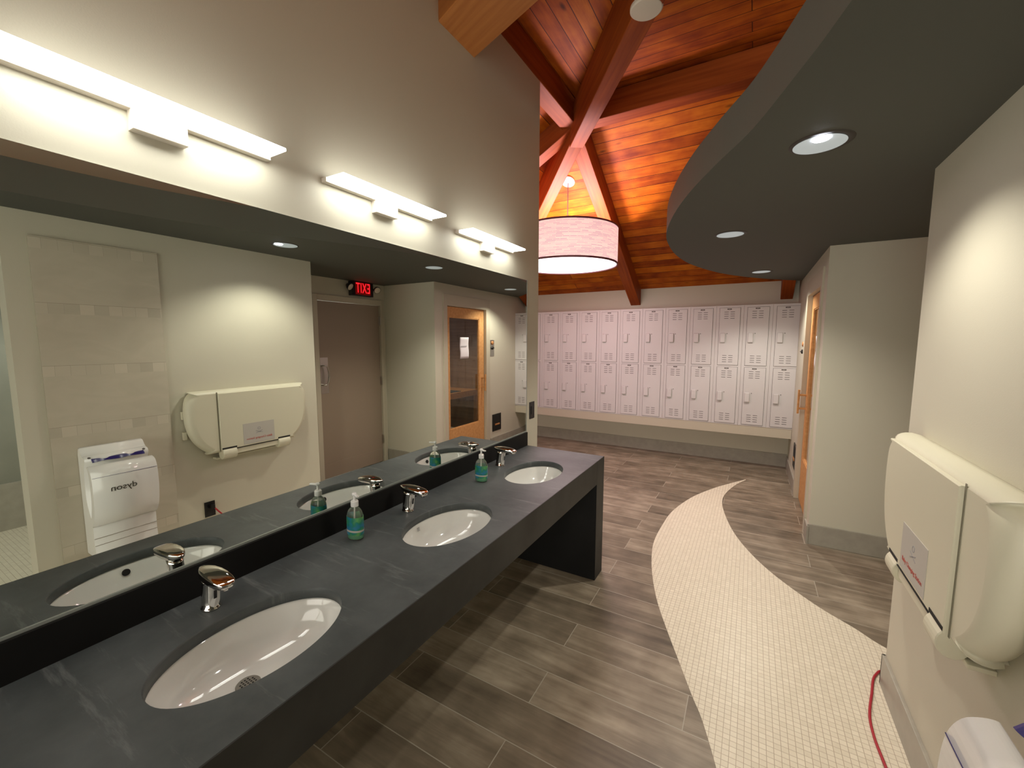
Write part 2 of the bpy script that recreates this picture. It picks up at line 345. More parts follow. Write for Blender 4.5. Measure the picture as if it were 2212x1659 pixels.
# locker wall and far west / north closing walls
bm = bmesh.new(); box(bm, -2.9, 4.4, 6.56, 6.7, 0, 2.60); struct(mesh_obj('wall_back', bm, M['paint']))
bm = bmesh.new(); box(bm, -3.0, -2.88, -2.2, 6.7, 0, 2.6); struct(mesh_obj('wall_west', bm, M['paint']))
# unseen blocker wall added behind the camera, leaving one gap for world light
bm = bmesh.new(); box(bm, -3.0, 4.4, -2.32, -2.2, 2.40, 4.0); box(bm, 1.95, 4.4, -2.32, -2.2, 0, 2.40); struct(mesh_obj('wall_front_blocker', bm, M['paint']))
# right wall (baby station)
bm = bmesh.new(); box(bm, 2.16, 2.30, .64, 2.54, 0, HC); box(bm, 2.16, 2.30, -2.2, 6.56, HC+.17, 3.5); struct(mesh_obj('wall_right', bm, M['paint']))
# recess back wall with exit door, return wall, sauna front wall with opening
bm = bmesh.new()
box(bm, 2.88, 3.0, 2.2, 3.09, 0, HC); box(bm, 2.88, 3.0, 4.03, 4.12, 0, HC); box(bm, 2.88, 3.0, 3.09, 4.03, 2.15, HC)
struct(mesh_obj('wall_recess', bm, M['paint']))
bm = bmesh.new(); box(bm, 2.30, 4.15, 2.42, 2.54, 0, HC); struct(mesh_obj('wall_recess_side', bm, M['paint']))
bm = bmesh.new(); box(bm, 2.0, 3.0, 4.12, 4.24, 0, HC); struct(mesh_obj('wall_return', bm, M['paint']))
bm = bmesh.new()
box(bm, 2.0, 2.14, 4.24, 4.36, 0, HC); box(bm, 2.0, 2.14, 5.285, 6.56, 0, 3.2); box(bm, 2.0, 2.14, 4.36, 5.285, 2.145, HC); box(bm, 2.0, 2.14, 4.12, 5.285, HC+.17, 3.2)
struct(mesh_obj('wall_sauna', bm, M['paint']))
# sauna interior
bm = bmesh.new()
box(bm, 2.141, 3.6, 4.241, 4.27, .02, 2.2); box(bm, 2.141, 3.6, 6.30, 6.33, .02, 2.2); box(bm, 3.6, 3.63, 4.241, 6.33, .02, 2.2); box(bm, 2.141, 3.63, 4.241, 6.33, 2.2, 2.23)
struct(mesh_obj('wall_sauna_interior', bm, M['sauna_wood']))
# shower side seen at the mirror's left end
bm = bmesh.new(); box(bm, 4.15, 4.25, -2.2, 2.6, 0, HC); struct(mesh_obj('wall_shower', bm, M['shower_wall']))
bm = bmesh.new(); box(bm, 4.13, 4.15, -2.2, 2.5, 0, .42); struct(mesh_obj('baseboard_shower', bm, M['cove_tile']))
# cove base tiles
def cove(name, x0, x1, y0, y1, zt=.155, ax='x-'):
    bm = bmesh.new(); box(bm, x0, x1, y0, y1, 0, zt, bev=.003); struct(mesh_obj(name, bm, M['cove_tile']))
cove('baseboard_right', 2.146, 2.162, 1.36, 2.552); cove('baseboard_right_end', 2.146, 2.31, 2.538, 2.552)
cove('baseboard_return', 1.99, 2.87, 4.105, 4.122, .17); cove('baseboard_sauna', 1.985, 2.002, 4.10, 4.27); cove('baseboard_sauna_far', 1.985, 2.002, 5.40, 6.55)
cove('baseboard_back', -2.88, 2.0, 6.545, 6.562, .175); cove('baseboard_left', -.165, .0, 3.056, 3.07)
# tile panel on the right wall behind the hand dryer
bm = bmesh.new(); box(bm, 2.146, 2.161, .745, 1.352, 0, 2.285, bev=.002); struct(mesh_obj('trim_1', bm, M['wall_tile']))

# curved charcoal ceiling cloud
cur = [(1.80, -2.2), (1.81, -1.0), (1.80, .0), (1.79, .4), (1.755, .8), (1.70, 1.1), (1.643, 1.302), (1.590, 1.458), (1.475, 1.765), (1.345, 2.02), (1.197, 2.34), (1.060, 2.72), (.955, 3.13), (.912, 3.502), (.905, 3.95), (.960, 4.44), (1.107, 4.98), (1.29, 5.40), (1.55, 5.80), (1.80, 6.08), (2.01, 6.28)]
cc = [tuple(p)[:2] for p in bezier([(a, b_, 0) for a, b_ in cur], 6)]
bm = bmesh.new(); poly = cc + [(2.16, 6.30), (4.3, 6.30), (4.3, -2.2)]
prism(bm, poly, 2, HC, HC+.17)
bmesh.ops.triangulate(bm, faces=[f for f in bm.faces if len(f.verts) > 4])
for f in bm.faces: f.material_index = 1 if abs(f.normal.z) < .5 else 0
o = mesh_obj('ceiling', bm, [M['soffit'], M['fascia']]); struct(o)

# cedar roof
ZR, S1 = 3.88, .54
def z_p1(y): return ZR - S1*(y-3.945)
bm = bmesh.new()
hip = lambda t: (-.0-t, 3.98+t)
def slab(bm, pts, th=.05):
    A = [bm.verts.new(p) for p in pts]; B = [bm.verts.new((p[0], p[1], p[2]+th)) for p in pts]
    bm.faces.new(A); bm.faces.new(B[::-1])
    for i in range(len(pts)): bm.faces.new((A[i], B[i], B[(i+1) % len(pts)], A[(i+1) % len(pts)]))
    bmesh.ops.recalc_face_normals(bm, faces=bm.faces[:])
slab(bm, [(4.4, 3.94, z_p1(3.94)), (0, 3.94, z_p1(3.94)), (-2.75, 6.69, z_p1(6.69)), (4.4, 6.69, z_p1(6.69))])
struct(mesh_obj('ceiling_north_slope', bm, M['roof_x']))
bm = bmesh.new()
slab(bm, [(0, -2.2, ZR), (-2.95, -2.2, ZR-S1*2.95), (-2.95, 6.89, ZR-S1*2.95), (0, 3.94, ZR)])
struct(mesh_obj('ceiling_west_slope', bm, M['roof_y2']))
dA = Vector((.5566, -.8308))
s2 = .15; s3 = s2*dA.x/-dA.y
A_end = (0+dA.x*7.3, 3.94+dA.y*7.3)
bm = bmesh.new(); slab(bm, [(0, 3.94, ZR), (A_end[0], A_end[1], ZR-s2*A_end[0]), (0, A_end[1], ZR)]); struct(mesh_obj('ceiling_east_slope', bm, M['roof_y']))
bm = bmesh.new(); slab(bm, [(0, 3.94, ZR), (4.4, 3.94, ZR), (4.4, A_end[1], ZR-s3*(3.94-A_end[1])), (A_end[0], A_end[1], ZR-s2*A_end[0])]); struct(mesh_obj('ceiling_south_slope', bm, M['roof_x2']))

# ---------------------------------------------------------------- beams
def beam(p0, p1, wdt, h, label, m=None, vert_cut=True, name='ceiling_beam'):
    """box beam whose bottom centre line runs p0 -> p1"""
    p0, p1 = Vector(p0), Vector(p1); d = p1-p0; Ln = d.length; x = d.normalized(); y = Vector((0, 0, 1)).cross(x).normalized(); z = x.cross(y)
    bm = bmesh.new(); box(bm, 0, Ln, -wdt/2, wdt/2, 0, h, bev=.004, seg=1)
    o = mesh_obj(name, bm, m or M['beam'])
    o.matrix_world = Matrix(((x.x, y.x, z.x, p0.x), (x.y, y.y, z.y, p0.y), (x.z, y.z, z.z, p0.z), (0, 0, 0, 1)))
    return tag(o, label, 'beam')
ZB = 3.66
beam((-.075, -2.1, ZB), (-.075, 3.99, ZB), .15, .21, 'dark ridge beam running along the top of the mirror wall')
beam((-.0, 3.87, ZB-.01), (4.3, 3.87, ZB-.01), .15, .21, 'ridge beam level behind curved ceiling, lit orange along its underside')
beam((-.07, 3.90, 3.66), (-.07, 6.555, 2.225), .145, .24, 'sloping rafter behind the drum lamp that ends above the lockers')
beam((1.868, 3.93, 3.66), (1.868, 6.555, 2.225), .135, .24, 'rafter end above the lockers beside the sauna wall')
beam((-.03, 3.905, 3.503), (-.01+dA.x*5.0, 3.87+dA.y*5.0, 3.50-.06*dA.x*5.0), .13, .33, 'long valley beam carrying the white round disc, nearest the camera')
beam((.02, 3.85, 3.552), (-2.66, 6.53, 2.105), .13, .36, 'hip beam crossing in front of the white ceiling canopy, lit pink')
beam((-.05, 3.90, 3.65), (-2.85, 3.90, 3.65-.54*2.8), .15, .22, 'short rafter glimpsed between mirror wall edge and hip beam')
g = Vector((.94, -.342)).normalized(); gc = Vector((0, 2.02))
beam((gc.x-g.x*.14, gc.y-g.y*.14, 3.345), (gc.x+g.x*1.3, gc.y+g.y*1.3, 3.345), .308, .34, 'thick tan glulam beam poking out over the mirror wall', M['beam_tan'])

# ================================================================== VANITY
SY = [.582, 1.432, 2.282]; SX = .365; EA, EB = .245, .165
van = empty('vanity_counter', (.33, 1.0, 0), 'long charcoal stone vanity counter with three undermount sinks below the mirror', 'counter')
van.location = (0, 0, 0)
def strip_with_hole(bm, x0, x1, y0, y1, yc, zt, zb):
    angs = sorted([2*math.pi*i/96 for i in range(96)] + [math.atan2(cy-yc, cx-SX) % (2*math.pi) for cx in (x0, x1) for cy in (y0, y1)])
    inn, out = [], []
    for a in angs:
        c, s = math.cos(a), math.sin(a); r = 1/math.sqrt((c/EB)**2 + (s/EA)**2); inn.append((SX+c*r, yc+s*r))
        t = min([((x1 if c > 0 else x0)-SX)/c if abs(c) > 1e-9 else 1e9, ((y1 if s > 0 else y0)-yc)/s if abs(s) > 1e-9 else 1e9]); out.append((SX+c*t, yc+s*t))
    n = len(angs)
    top_i = [bm.verts.new((*p, zt-.003)) for p in inn]; k = 1.008
    top_c = [bm.verts.new((SX+(p[0]-SX)*1.015, yc+(p[1]-yc)*1.012, zt)) for p in inn]
    top_o = [bm.verts.new((*p, zt)) for p in out]; bot_i = [bm.verts.new((*p, zb)) for p in inn]; bot_o = [bm.verts.new((*p, zb)) for p in out]
    for i in range(n):
        j = (i+1) % n
        bm.faces.new((top_c[i], top_o[i], top_o[j], top_c[j])); bm.faces.new((top_i[i], top_c[i], top_c[j], top_i[j]))
        f = bm.faces.new((bot_i[i], top_i[i], top_i[j], bot_i[j])); f.smooth = True
        bm.faces.new((bot_o[i], bot_i[i], bot_i[j], bot_o[j])); bm.faces.new((top_o[i], bot_o[i], bot_o[j], top_o[j]))
bm = bmesh.new(); ys = [.157, 1.007, 1.857, 2.707]
for yc, a, b_ in zip(SY, ys, ys[1:]): strip_with_hole(bm, .004, .636, a, b_, yc, .86, .825)
box(bm, .004, .636, -1.2, .157, .825, .86); box(bm, .004, .636, 2.707, 2.846, .825, .86)
bmesh.ops.recalc_face_normals(bm, faces=bm.faces[:])
mesh_obj('countertop', bm, M['stone'], van)
bm = bmesh.new(); box(bm, .618, .64, -1.2, 2.695, .697, .8597, bev=.0015); mesh_obj('apron', bm, M['apron'], van)['label'] = 'dark front apron'
bm = bmesh.new(); box(bm, .004, .64, 2.695, 2.85, .0, .8598, bev=.0015)
for f in bm.faces: f.material_index = 1 if f.normal.y < -.9 or f.calc_center_median().y < 2.6955 else 0
mesh_obj('end_panel', bm, [M['apron'], M['black_stone']], van)
bm = bmesh.new(); box(bm, .001, .02, -1.2, 2.85, .86, .966, bev=.001); tag(mesh_obj('backsplash', bm, M['black_stone']), 'long black backsplash strip between the counter and the mirror', 'backsplash')

# mirror
mir = empty('mirror', (0, 0, 0), 'wide frameless wall mirror above the vanity counter', 'mirror')
bm = bmesh.new(); box(bm, .001, .006, -1.2, 2.851, .972, 2.136); mesh_obj('mirror_glass', bm, M['mirror'], mir)
bm = bmesh.new(); box(bm, .001, .0085, -1.2, 2.853, .966, .9745); box(bm, .001, .0072, 2.851, 2.856, .972, 2.14); mesh_obj('edge_channel', bm, M['mirror_edge'], mir)

# sinks
def make_sink():
    t = empty('sink', (SX, SY[0], .86), 'oval white undermount sink nearest the camera, drain grate in view', 'sink', 'undermount sinks in the vanity counter')
    bm = bmesh.new(); n = 72; rings = []
    prof = [(1.07, -.036), (1.005, -.036), (.985, -.042), (.955, -.060), (.91, -.085), (.83, -.112), (.70, -.135), (.52, -.150), (.32, -.158), (.15, -.161)]
    for k, z in prof:
        sh = -.045*(1-k)/.85 if k < 1 else 0
        rings.append([(sh+k*(EB+.004)*math.cos(2*math.pi*i/n), k*(EA+.004)*math.sin(2*math.pi*i/n), z) for i in range(n)])
    ring_loft(bm, rings, 0, True, False, True)
    o = mesh_obj('basin', bm, M['ceramic'], t, smooth=True)
    sm = o.modifiers.new('s', 'SOLIDIFY'); sm.thickness = .006; sm.offset = -1
    bm = bmesh.new(); lathe(bm, [(.0315, -.163), (.0315, -.156), (.029, -.1535), (.0, -.1535)], (-.043, -.01, 0), 32, cap1=False)
    d = mesh_obj('drain', bm, M['drain'], t, smooth=False)
    bm = bmesh.new()
    for i in range(-2, 3):
        for j in range(-2, 3):
            if abs(i)+abs(j) < 4: lathe(bm, [(.0026, -.1534), (.0026, -.1529)], (-.043+i*.0085, -.01+j*.0085, 0), 8)
    mesh_obj('grate_hole', bm, M['dark'], d)['kind'] = 'stuff'
    # overflow on the user's side
    bm = bmesh.new(); lathe(bm, [(.0125, 0), (.0125, .004), (.010, .005)], n=24)
    ov = mesh_obj('overflow_hole', bm, M['dark'], t); ov.matrix_local = Matrix.Translation((.1555, -.012, -.0625)) @ Matrix.Rotation(R(-72), 4, 'Y')
    return t
def add_mark(t):
    bm = bmesh.new()
    for k in range(3): box(bm, -.0015+.006*k, .001+.006*k, -.008, .008, 0, .0006)
    lg = mesh_obj('maker_mark', bm, M['grey_print'], t); lg.matrix_local = Matrix.Translation((-.1605, -.03, -.055)) @ Matrix.Rotation(R(72), 4, 'Y')
s0 = make_sink()
add_mark(dup(s0, (SX, SY[1], .86), 'oval white undermount sink in the middle of the counter'))
dup(s0, (SX, SY[2], .86), 'oval white undermount sink at the far end beside the waterfall edge')

# faucets
def make_faucet():
    t = empty('faucet', (.112, SY[0], .86), 'chrome sensor faucet behind the sink nearest the camera', 'faucet', 'sensor faucets along the backsplash')
    n = 32; rings = []
    for z, rx, ry, ox in ((0, .031, .026, 0), (.006, .031, .026, 0), (.008, .027, .0225, 0), (.03, .0262, .022, .001), (.06, .0255, .0215, .004), (.085, .026, .022, .008), (.098, .027, .023, .012)):
        rings.append([(ox+rx*math.cos(2*math.pi*i/n), ry*math.sin(2*math.pi*i/n), z) for i in range(n)])
    bm = bmesh.new(); ring_loft(bm, rings, 0, True, True, True); mesh_obj('body', bm, M['chrome'], t, smooth=True)
    # spout head: long flattened teardrop, pointed at the wall, round over the sink
    st = [(-.046, .001, .118, .118), (-.038, .009, .1115, .1225), (-.02, .0185, .103, .1250), (.0, .0255, .098, .127), (.03, .029, .0965, .1275), (.06, .0295, .096, .1255), (.09, .0275, .0955, .122), (.108, .0235, .0965, .118), (.119, .0155, .0985, .1135), (.1225, .004, .103, .110)]
    rings = []
    for x, hw, zb, zt in st:
        zc, hh = (zb+zt)/2, (zt-zb)/2+.0005
        rings.append([(x, hw*math.copysign(abs(math.cos(a))**.75, math.cos(a)), zc+hh*math.copysign(abs(math.sin(a))**.42, math.sin(a))) for a in [2*math.pi*i/n for i in range(n)]])
    bm = bmesh.new(); ring_loft(bm, rings, 0, True, True, True); mesh_obj('spout', bm, M['chrome'], t, smooth=True)
    bm = bmesh.new(); lathe(bm, [(.009, .088), (.009, .096)], (.098, 0, 0), 20); mesh_obj('aerator', bm, M['chrome'], t, smooth=False)
    bm = bmesh.new(); pts = []
    for i in range(13): pts.append((math.sin(math.pi*(i/12-.5))*.0150, -.018*math.cos(math.pi*(i/12-.5))+.034))
    pts += [(.0155, .090), (-.0155, .090)]
    rings = [[(.0240, y, z) for y, z in pts], [(.0325-22*y*y, y, z) for y, z in pts]]
    ring_loft(bm, rings, 0, True, True, True); pn = mesh_obj('sensor_plate', bm, M['white_plastic'], t); pn.rotation_euler = (0, R(8), 0); pn.location = (-.0055, 0, 0)
    pn.data.materials[0] = M['chrome_pale'] if 'chrome_pale' in M else M['white_plastic']  # white colour stands in for the basin reflected in the chrome plate
    bm = bmesh.new(); box(bm, .0322, .0334, -.0045, .0045, .045, .073, bev=.0003); mesh_obj('sensor_eye', bm, M['black'], pn)
    return t
f0 = make_faucet()
dup(f0, (.112, SY[1]+.0, .86), 'chrome sensor faucet behind the middle sink'); dup(f0, (.112, SY[2], .86), 'chrome sensor faucet behind the far sink')

# soap bottles
def make_bottle():
    t = empty('soap_bottle', (.125, 1.115, .86), 'pump soap bottle with blue green label between nearest and middle sinks', 'soap bottle', 'pump soap bottles on the counter')
    S = dict(sx=1.12, sy=.82)
    bm = bmesh.new(); lathe(bm, [(.028, 0), (.0325, .004), (.0345, .02), (.035, .05), (.035, .085), (.033, .105), (.028, .120), (.019, .130), (.0135, .135), (.0135, .142)], n=40, **S)
    mesh_obj('bottle_body', bm, M['bottle'], t, smooth=True)
    bm = bmesh.new(); lathe(bm, [(.026, .004), (.0305, .008), (.0325, .02), (.033, .045), (.033, .058)], n=40, **S); mesh_obj('liquid_soap', bm, M['soap'], t, smooth=True)
    bm = bmesh.new(); lathe(bm, [(.0348, .022), (.0353, .03), (.0356, .05), (.0356, .085), (.0346, .098)], n=40, cap0=False, cap1=False, **S)
    lb = mesh_obj('label_wrap', bm, M['soap_label'], t, smooth=True)
    bm = bmesh.new(); lathe(bm, [(.0360, .036), (.0361, .040), (.0361, .044)], n=40, cap0=False, cap1=False, **S); mesh_obj('label_band', bm, M['label_grey'], lb, smooth=True)
    bm = bmesh.new(); lathe(bm, [(.0155, .138), (.0155, .158), (.013, .162)], n=28); mesh_obj('collar', bm, M['white_plastic'], t, smooth=False)
    bm = bmesh.new(); lathe(bm, [(.0055, .160), (.005, .182), (.009, .184), (.010, .190), (.007, .195)], n=20)
    box(bm, 0, .038, -.006, .006, .184, .191, bev=.002, mtx=Matrix.Rotation(R(-18), 4, 'Z')); mesh_obj('pump', bm, M['white_plastic'], t)
    bm = bmesh.new(); lathe(bm, [(.0025, .01), (.0025, .15)], n=10); mesh_obj('dip_tube', bm, M['white_plastic'], t)
    return t
b0 = make_bottle(); dup(b0, (.180, 1.965, .86), 'pump soap bottle with green label beside the far faucet')

# wall lights
def make_sconce():
    t = empty('wall_light', (0, .60, 2.31), 'glowing bar wall light on the left, nearest the camera', 'wall light', 'bar wall lights above the mirror')
    bm = bmesh.new(); box(bm, .028, .125, -.31, .31, .002, .012, bev=.001)
    for f in bm.faces: f.material_index = 1 if f.calc_center_median().z > .0105 else 0
    mesh_obj('light_bar', bm, [M['sconce'], M['sconce_top']], t)['label'] = 'glowing white bar'
    bm = bmesh.new(); box(bm, .0, .028, -.315, .315, -.006, .012, bev=.001); mesh_obj('back_rail', bm, M['light_metal'], t)
    bm = bmesh.new(); box(bm, .0, .032, -.065, .065, -.058, -.004, bev=.002); mesh_obj('canopy_box', bm, M['light_metal'], t)
    return t
l0 = make_sconce(); l0.location = (0, .585, 2.308)
dup(l0, (0, 1.432, 2.308), 'glowing bar wall light above the middle sink'); dup(l0, (0, 2.290, 2.298), 'short looking bar wall light farthest along the mirror wall')
dup(l0, (0, -.27, 2.308), 'bar wall light left of the frame, behind the camera')

# black switch plate beside the mirror
sw = empty('switch_plate', (0, 2.952, 1.125), 'black switch plate on the wall strip right of the mirror', 'switch')
bm = bmesh.new(); box(bm, 0, .006, -.041, .041, -.068, .068, bev=.002); mesh_obj('plate', bm, M['black'], sw)
bm = bmesh.new(); box(bm, .006, .010, -.017, .017, -.033, .033, bev=.001); mesh_obj('rocker', bm, M['black'], sw)

# ================================================================== RIGHT WALL THINGS
# baby changing station (closed) --------------------------------------------------
bs = empty('baby_changing_station', (2.1595, 1.90, .745), 'cream folded baby changing station on the right wall', 'baby changing station')
def station_outline(s=1.0):
    pts = [(-.39, .550), (.39, .550), (.435, .538), (.465, .50), (.478, .44), (.480, .37), (.472, .28), (.445, .19), (.40, .12), (.345, .07), (.30, .052)]
    pts = pts + [(-y, z) for y, z in pts[:1:-1]]
    return [(p[0]*s, .30+(p[1]-.30)*s) for p in pts]
def smooth_loop(p, n=5, lim=.3):
    P = [Vector((a, b_, 0)) for a, b_ in p]; N_ = len(P); out = []
    for i in range(N_):
        a, b_, c, d = P[i-1], P[i], P[(i+1) % N_], P[(i+2) % N_]
        if (c-b_).length > lim: out.append(b_); continue
        for k in range(n):
            t = k/n; out.append(.5*((2*b_) + (c-a)*t + (2*a-5*b_+4*c-d)*t*t + (3*b_-a-3*c+d)*t**3))
    return [(v.x, v.y) for v in out]
lo = smooth_loop(station_outline()); 
def scal(p, s): return [(a*s, .30+(z-.30)*s) for a, z in p]
bm = bmesh.new()
rings = []
for x, s in ((0, .95), (-.010, .95), (-.012, .98), (-.035, 1.0), (-.055, .998), (-.070, .985), (-.084, .962), (-.094, .930), (-.099, .895)):
    rings.append([(x, a, z) for a, z in scal(lo, s)])
ring_loft(bm, rings, 0, True, False, True); bmesh.ops.recalc_face_normals(bm, faces=bm.faces[:])
mesh_obj('shell', bm, M['cream_plastic'], bs, smooth=False)
for p in bs.children[0].data.polygons: p.use_smooth = len(p.vertices) == 4
# raised front panel (covers everything but the band at small y)
fp = [(a, z) for a, z in scal(lo, .905)]
bm = bmesh.new()
pl = []
for a, z in fp:
    if a > -.272: pl.append((a, z))
ztop = max(z for a, z in fp)
# insert the straight edge
i0 = min(range(len(pl)), key=lambda i: (pl[i][1], 0) if pl[i][0] < 0 else (9, 0))
pl2 = []
for i, (a, z) in enumerate(fp):
    a2, z2 = fp[(i+1) % len(fp)]
    if a > -.272: pl2.append((a, z))
    if (a > -.272) != (a2 > -.272):
        t = (-.272-a)/(a2-a); pl2.append((-.272, z+(z2-z)*t))
ring_loft(bm, [[(-.098, a, z) for a, z in pl2], [(-.108, a, z) for a, z in pl2], [(-.112, .01+(a-.01)*.99, .3+(z-.3)*.985) for a, z in pl2]], 0, True, False, True)
bmesh.ops.recalc_face_normals(bm, faces=bm.faces[:]); mesh_obj('front_panel', bm, M['cream_plastic'], bs)
bm = bmesh.new(); box(bm, -.1006, -.099, -.281, -.272, .07, .535); mesh_obj('panel_groove', bm, mat('cream_shadow_gap', (.24, .22, .16), .6), bs)
for s in (-1, 1):
    yc = .007+.222*s
    bm = bmesh.new(); n = 24
    rings = [[(-.085+.040*math.cos(2*math.pi*i/n), y, .045+.046*math.sin(2*math.pi*i/n)) for i in range(n)] for y in (yc-.052, yc-.049, yc+.049, yc+.052)]
    for k in (0, 3): rings[k] = [(-.085+(p[0]+.085)*.93, p[1], .045+(p[2]-.045)*.93) for p in rings[k]]
    ring_loft(bm, rings, 0, True, True, True); h = mesh_obj('hinge_knuckle', bm, M['cream_plastic'], bs, smooth=False)
    bm = bmesh.new(); box(bm, -.1135, -.1100, yc-.054, yc+.054, .082, .094); mesh_obj('hinge_notch', bm, M['dark'], h)
bm = bmesh.new(); box(bm, -.108, -.03, -.165, .178, .028, .072, bev=.004); mesh_obj('handle_bar', bm, M['cream_plastic'], bs)
bm = bmesh.new(); box(bm, -.1135, -.107, -.165, .178, .071, .0735); mesh_obj('handle_gap', bm, M['dark'], bs)
bm = bmesh.new(); box(bm, -.06, -.0, -.29, .29, -.002, .012, bev=.002); mesh_obj('base_lip', bm, M['cream_plastic'], bs)
for s in (-1, 1):
    for z in (.375, .22):
        bm = bmesh.new(); box(bm, -.03, -.003, s*.472-.012, s*.472+.012, z-.03, z+.03, bev=.004); mesh_obj('strap_bracket', bm, M['cream_plastic'], bs)
bm = bmesh.new(); box(bm, -.1136, -.1118, -.108, .145, .088, .258); lab = mesh_obj('instruction_label', bm, M['label_grey'], bs)
text_obj('label_text', 'Baby Changing Station', .0232, face_minus_x(-.1142, .018, .128), M['red_print'], lab, .0003)
bm = bmesh.new()     # faint pictogram on the label
lathe(bm, [(.012, 0), (.012, .0008), (.009, .0008), (.009, 0)], n=20, cap0=False, cap1=False)
for a in (20, -20): box(bm, -.03, .03, -.0015, .0015, 0, .0008, mtx=Matrix.Translation((0, -.028, 0)) @ Matrix.Rotation(R(a), 4, 'Z'))
o = mesh_obj('pictogram', bm, M['grey_print'], lab); o.matrix_local = face_minus_x(-.1136, .018, .205)

# hand dryer ---------------------------------------------------------------------
hd = empty('hand_dryer', (2.146, 1.012, .31), 'white blade hand dryer on the stone tile panel', 'hand dryer')
def xz_prism(name, prof, y0, y1, m, parent, bev=.004, smooth=True):
    prof = smooth_loop(prof, 4, .13); bm = bmesh.new(); prism(bm, prof, 1, y0, y1)
    r = bmesh.ops.bevel(bm, geom=[e for e in bm.edges if abs(e.verts[0].co.y-e.verts[1].co.y) < 1e-6], offset=bev, segments=2, affect='EDGES')
    o = mesh_obj(name, bm, m, parent, smooth=False)
    for p in o.data.polygons: p.use_smooth = len(p.vertices) == 4
    return o
rear = [(0, 0), (-.145, 0), (-.150, .10), (-.152, .20), (-.150, .24), (-.118, .29), (-.088, .36), (-.082, .46), (-.092, .56), (-.112, .603), (-.118, .622), (-.108, .640), (-.075, .650), (0, .650)]
xz_prism('rear_body', rear, -.158, .158, M['white_plastic'], hd)
front = [(-.150, .205), (-.185, .235), (-.212, .29), (-.228, .37), (-.232, .45), (-.225, .53), (-.205, .575), (-.175, .592), (-.152, .594), (-.150, .585), (-.166, .570), (-.178, .52), (-.182, .45), (-.178, .37), (-.164, .31), (-.148, .27), (-.120, .245)]
xz_prism('front_shell', front, -.162, .162, M['white_plastic'], hd)
bm = bmesh.new(); wv = []
for i in range(41):
    y = -.128+.256*i/40; wv.append((y, -.011*math.cos((y/.128)*2*math.pi)-.004))
V = []
for y, dz in wv: V.append([(-.1195+dz*.9-.002, y, .6085), (-.1235+dz*.9-.008, y, .6125), (-.119+dz*.9, y, .6275), (-.100, y, .6345)])
ring_loft(bm, V, 0, True, True, True); bmesh.ops.recalc_face_normals(bm, faces=bm.faces[:]); mesh_obj('blue_blade_edge', bm, M['blue'], hd)
bm = bmesh.new(); box(bm, -.2265, -.2245, -.16, .16, .5295, .5310); fl = mesh_obj('front_seam', bm, M['blue'], hd); 
for s in (-1, 1):
    bm = bmesh.new(); lathe(bm, [(.0075, 0), (.0075, .003), (.005, .0035)], n=18); o = mesh_obj('screw_cap', bm, M['gap'], hd)
    o.matrix_local = Matrix.Translation((-.110, s*.135, .637)) @ Matrix.Rotation(R(-28), 4, 'Y')
for z in (.13, .085):
    bm = bmesh.new(); box(bm, -.1525, -.149, -.158, .158, z-.004, z, bev=.001); mesh_obj('air_vent', bm, M['cove_tile'], hd)
text_obj('maker_lettering', 'dyson', .052, face_minus_x(-.2335, -.018, .446), M['dark_print'], hd, .0008, spacing=1.02, sx=1.05)

# outlet + cord ---------------------------------------------------------------------
ou = empty('electrical_outlet', (2.16, 1.563, .35), 'black electrical outlet with red cable plugged in, low on right wall', 'outlet')
bm = bmesh.new(); box(bm, -.006, 0, -.037, .037, -.06, .06, bev=.002); mesh_obj('cover_plate', bm, M['black'], ou)
for z in (.022, -.022):
    bm = bmesh.new(); box(bm, -.008, -.006, -.017, .017, z-.015, z+.015, bev=.001); mesh_obj('receptacle', bm, M['black'], ou)
co = empty('extension_cord', (2.1, 2.2, 0), 'red cable from the outlet curving over the mosaic floor', 'cord')
pts = bezier([(2.128, 1.575, .372), (2.112, 1.60, .33), (2.118, 1.66, .24), (2.125, 1.72, .08), (2.10, 1.80, .010), (2.07, 1.92, .0075), (2.058, 2.05, .0075), (2.052, 2.161, .0075), (2.060, 2.28, .0075), (2.095, 2.43, .0075), (2.140, 2.59, .0075), (2.22, 2.66, .0075), (2.5, 2.70, .0075), (2.75, 2.9, .0075)], 10)
bm = bmesh.new(); tube(bm, [(p.x-2.1, p.y-2.2, p.z) for p in pts], .0055, 10); mesh_obj('cable', bm, M['red_cord'], co, smooth=True)
bm = bmesh.new(); box(bm, .015, .05, -.645, -.615, .355, .39, bev=.005); mesh_obj('plug', bm, M['black'], co)

# ================================================================== EXIT DOOR (structure) and sign
XD = 2.88
d1 = empty('door_1', (XD, 3.56, 0), 'taupe exit door in the recess, seen in the mirror', 'door'); d1['kind'] = 'structure'
bm = bmesh.new(); box(bm, .012, .055, -.468, .468, .008, 2.145, bev=.002); mesh_obj('slab', bm, M['door_paint'], d1)
bm = bmesh.new(); box(bm, -.018, .02, -.53, -.47, 0, 2.215, bev=.002); box(bm, -.018, .02, .47, .53, 0, 2.215, bev=.002); box(bm, -.018, .02, -.47, .47, 2.15, 2.215, bev=.002); mesh_obj('door_frame', bm, M['casing'], d1)
bm = bmesh.new(); box(bm, .008, .0125, -.45, -.345, 1.05, 1.48, bev=.001); bp_ = mesh_obj('push_plate', bm, M['steel'], d1)
bm = bmesh.new(); tube(bm, bezier([(.012, -.435, 1.385), (-.03, -.435, 1.385), (-.045, -.395, 1.37), (-.045, -.375, 1.27), (-.045, -.395, 1.17), (-.03, -.435, 1.157), (.012, -.435, 1.157)], 6), .0095, 12); mesh_obj('pull_handle', bm, M['steel'], bp_, smooth=True)
for z in (1.94, 1.14, .33):
    bm = bmesh.new(); box(bm, -.022, .012, .458, .474, z-.055, z+.055, bev=.002); mesh_obj('hinge', bm, M['steel'], d1)
